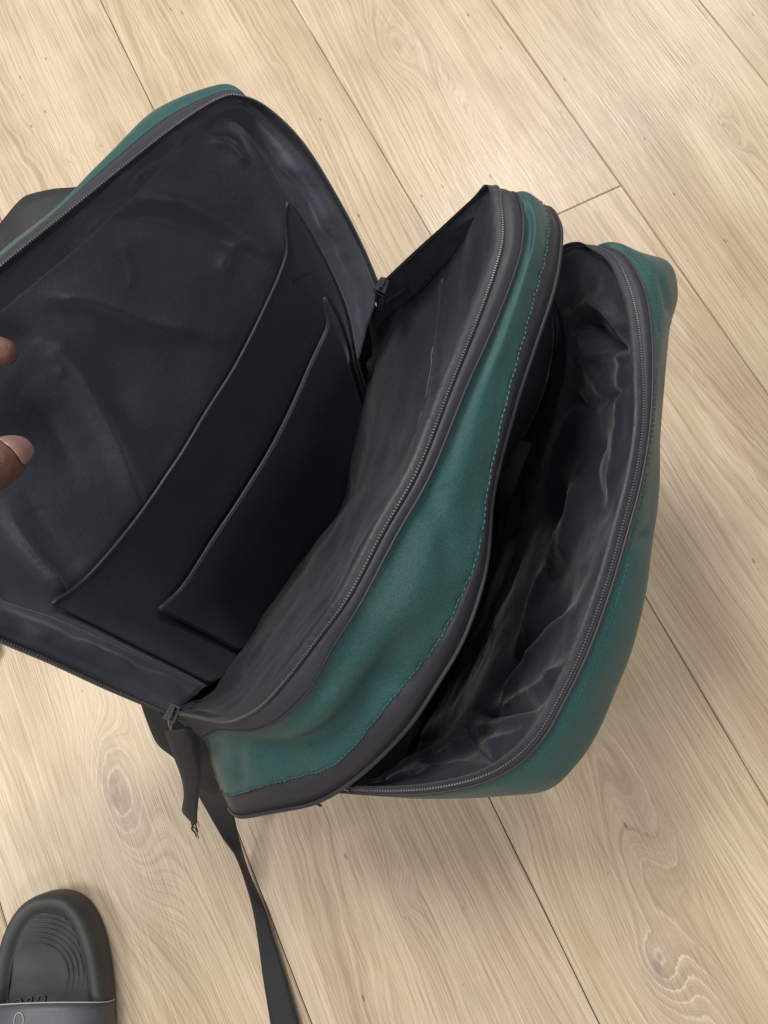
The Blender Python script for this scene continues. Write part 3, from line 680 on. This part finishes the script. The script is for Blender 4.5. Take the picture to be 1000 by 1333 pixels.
# thumb nail: curved plate on the upper right of the thumb tip
tc_ = H(4, 600, .446); tax = tc_-H(-38, 622, .464); tax /= np.linalg.norm(tax)
nd = (CAM-tc_); nd /= np.linalg.norm(nd); nl_dir = nd - tax*(nd@tax); nl_dir /= np.linalg.norm(nl_dir); nl_side = np.cross(tax, nl_dir)
nl_dir = nl_dir*math.cos(.25) + nl_side*math.sin(.25)*(-1 if nl_side@(H(4, 700, .446)-tc_) > 0 else 1); nl_side = np.cross(tax, nl_dir)
g = np.zeros((19, 15, 3))
for j, a in enumerate(np.linspace(-.0030, .0135, 19)):
    rr = .0120 if a < .001 else .0120-(a-.001)**1.3*.9
    wd = 1.0 if 0 < a < .007 else (math.sqrt(max(0, 1-((a-.007)/.0066)**2)) if a > .007 else math.sqrt(max(0, 1-(a/.0031)**2)))
    for i, th in enumerate(np.linspace(-.80, .80, 15)*wd):
        g[j, i] = tc_ + tax*a + rr*(math.cos(th)*nl_dir + math.sin(th)*nl_side)
grid('fingernail', g, M['nail'], hand, .0006, offset=1)

# ------------------------------------------------------------------ slide sandal
def rubber(name, c, rough, bump=.1, sc=300.):
    m, nt, b = mat(name); tc = N(nt, 'ShaderNodeTexCoord')
    n = N(nt, 'ShaderNodeTexNoise', i_2=30., i_3=5.); L(nt, tc.outputs['Object'], n.inputs['Vector'])
    L(nt, mixc(nt, 1., c, ramp(nt, n.outputs[0], [(.3, (.8,)*3), (.7, (1.25,)*3)]), 'MULTIPLY'), b.inputs['Base Color'])
    b.inputs['Roughness'].default_value = rough
    n2 = N(nt, 'ShaderNodeTexNoise', i_2=sc, i_3=3.); L(nt, tc.outputs['Object'], n2.inputs['Vector'])
    bp = N(nt, 'ShaderNodeBump', i_0=bump, i_1=.001); L(nt, n2.outputs[0], bp.inputs['Height']); L(nt, bp.outputs[0], b.inputs['Normal'])
    return m
M['rubber'] = rubber('charcoal_rubber', (.042, .043, .042), .6)
M['suede'] = rubber('charcoal_footbed', (.056, .056, .060), .85, .5, 700.)
M['sstrap'] = rubber('dark_slide_strap', (.075, .076, .088), .5, .15, 500.)
m, nt, b = mat('pale_cut_edge'); b.inputs['Base Color'].default_value = (.42, .42, .40, 1); b.inputs['Roughness'].default_value = .7; M['cut'] = m
sroot = bpy.data.objects.new('slide_sandal', None); col.objects.link(sroot)
toe = P(60, 1164, .030); sx = P(150, 1290, .03)-P(-52, 1322, .03); sx[2] = 0; SW = np.linalg.norm(sx); sx /= SW; sy = np.array([-sx[1], sx[0], 0])
SL = .285; so = toe - sy*SL/2; so = so + sx*(-.002); so[2] = 0
sroot.location = so; sroot.rotation_euler.z = math.atan2(sx[1], sx[0]); tag(sroot, 'charcoal slide sandal with ribbed toe lying at the lower left corner', 'sandal'); bpy.context.view_layer.update()
W2 = .0545
def outl(th):   # sole outline, y towards the toe
    x, y = math.cos(th), math.sin(th)
    ex = abs(x)**.80*(1 if x > 0 else -1); ey = abs(y)**.72*(1 if y > 0 else -1)
    yy = ey*SL/2; wid = W2*(1 - .10*max(0, -ey) - .05*math.exp(-((ey+.1)/.35)**2))
    return ex*wid, yy
na = 220
ths = np.linspace(0, 2*math.pi, na, endpoint=False); OL = np.array([outl(t) for t in ths])
def sole_ring(s, z): return np.c_[OL*np.array([s, 1-(1-s)*W2/(SL/2)*1.0]), np.full(na, z)]
prof = [(.90, .0), (.97, .001), (1.0, .006), (1.0, .022), (.99, .028), (.955, .0325), (.90, .0340), (.84, .0338), (.79, .0322), (.755, .0298), (.73, .0282), (.71, .0275)]
sg = np.array([sole_ring(s, z) for s, z in prof])
sole = grid('sole', sg, M['rubber'], None, 0, closed=True); sole.parent = sroot
# footbed as a height field inside the rim
nr = 120; fb = np.zeros((nr, na, 3))
for j in range(nr):
    s = .715*(1-j/(nr-1))
    r_ = sole_ring(s, 0); x, y = r_[:, 0], r_[:, 1]
    z = np.full(na, .0270)
    # ribs follow arcs round the ball of the foot
    cy = SL/2-.070; d = np.sqrt(((x+.012)/1.0)**2 + ((y-cy)/.92)**2)
    ribm = np.clip((d-.0285)/.002, 0, 1)*np.clip((y-cy+.018)/.012, 0, 1)
    saw = ((d-.0285)/.0046) % 1.0
    z = z + ribm*(.0026*np.minimum(saw/.7, (1-saw)/.3) - .0006)
    z = z - .0016*np.clip((.0285-d)/.006, 0, 1)
    z = z + .006*np.clip((-y)/.14, 0, 1)**2
    fb[j] = np.c_[x, y, z]
fbo = grid('footbed', fb, M['suede'], None, 0, closed=True); fbo.parent = sroot
# strap across the foot
ns = 60; yy0, yy1 = -.060, SL/2-.094
sg2 = []
for k, t in enumerate(np.linspace(0, 1, 24)):
    row = []
    for a in np.linspace(0, 1, ns):
        th = math.pi*(1-a); x = math.cos(th)*(W2+.0005); z = .012 + math.sin(th)**.62*(.060 - .020*t) * (1.0)
        y = yy0 + (yy1-yy0)*t + (.012*math.cos(th)*(t-.5)*-1) + .010*math.sin(th)*(1 if t > .5 else -1)*abs(t-.5)*2 - (1-t)*.006
        row.append((x, y, z))
    sg2.append(row)
sg2 = np.array(sg2)
sto = grid('strap', sg2, M['sstrap'], None, .004); sto.parent = sroot
eo = tube('strap_edge', sg2[-1]+np.array([0, .0008, .0004]), .0005, M['cut'], None, 6); eo.parent = sroot
inv_s = np.array(sroot.matrix_world.inverted())
def loc(p): return (inv_s @ np.r_[p, 1])[:3]
tx = text_on('footbed_lettering', 'JORD', loc(P(4, 1318, .0278)), loc(P(60, 1309, .0278)), .0135, np.array([0, 0, 1.]), M['sstrap'], None, None, .35, .00015); tx.parent = sroot
stw = np.array([[np.array(sroot.matrix_world @ Vector(p)) for p in r] for r in sg2]); dd = ((proj(stw)-np.array([27, 1331]))**2).sum(-1); jj, ii = np.unravel_index(dd.argmin(), dd.shape)
e1 = sg2[jj, ii+1]-sg2[jj, ii-1]; e1 /= np.linalg.norm(e1); e2 = sg2[jj+1, ii]-sg2[jj-1, ii]; e2 /= np.linalg.norm(e2); e3 = np.cross(e1, e2)
mk = tube('strap_emblem', np.array([sg2[jj, ii] + e3*.0006 + .0045*math.cos(a)*e1 + .006*math.sin(a)*e2 for a in np.linspace(0, 2*math.pi, 40)]), .0004, M['cut'], None, 6); mk.parent = sroot

# ------------------------------------------------------------------ grey fuzzy slipper tip at the left edge
froot = bpy.data.objects.new('fuzzy_slipper', None); col.objects.link(froot); froot.location = P(-75, 862, 0); bpy.context.view_layer.update()
tag(froot, 'mottled grey fuzzy slipper tip at the left edge, below the open flap', 'slipper')
m, nt, b = mat('grey_fleece'); tc = N(nt, 'ShaderNodeTexCoord'); n = N(nt, 'ShaderNodeTexNoise', i_2=160., i_3=5., i_4=.7); L(nt, tc.outputs['Object'], n.inputs['Vector'])
L(nt, ramp(nt, n.outputs[0], [(.35, (.10, .09, .085)), (.5, (.28, .26, .25)), (.65, (.5, .47, .45))]), b.inputs['Base Color']); b.inputs['Roughness'].default_value = .9; M['fleece'] = m
c0 = P(-75, 862, 0)
def slip(zs, sc, jit):
    rows_ = []
    for z, s in zip(zs, sc):
        r_ = []
        for th in np.linspace(0, 2*math.pi, 64, endpoint=False):
            e = s*(1+jit*noise.noise(Vector((math.cos(th)*4, math.sin(th)*4, z*60))))
            r_.append((c0[0]-.055+.118*e*math.cos(th), c0[1]+.004+.042*e*math.sin(th), z))
        rows_.append(r_)
    return np.array(rows_)
grid('upper', slip(np.linspace(.008, .045, 16), [math.sqrt(max(.001, 1-(k/15)**2.4)) for k in range(16)], .05), M['fleece'], froot, 0, closed=True)
grid('sole', slip([.0005, .002, .007, .0085], [.95, 1.0, 1.0, .96], .01), M['rubber'], froot, 0, closed=True)
# fuzz
V, F = [], []
for k in range(5000):
    th = random.uniform(0, 2*math.pi); t = random.random(); s = math.sqrt(max(.001, 1-t**2.4)); z = .008+.037*t
    p = np.array([c0[0]-.055+.118*s*math.cos(th), c0[1]+.004+.042*s*math.sin(th), z]); d = np.array([math.cos(th)*s, math.sin(th)*s, t]) + np.random.normal(0, .5, 3); d /= np.linalg.norm(d)
    q = np.cross(d, np.random.normal(0, 1, 3)); q = q/np.linalg.norm(q)*.0003; o = len(V); e = p+d*random.uniform(.003, .006)
    V += [(p-q).tolist(), (p+q).tolist(), e.tolist()]; F.append((o, o+1, o+2))
me = bpy.data.meshes.new('fuzz'); me.from_pydata(V, [], F); link('fuzz', me, M['fleece'], froot, 'stuff')
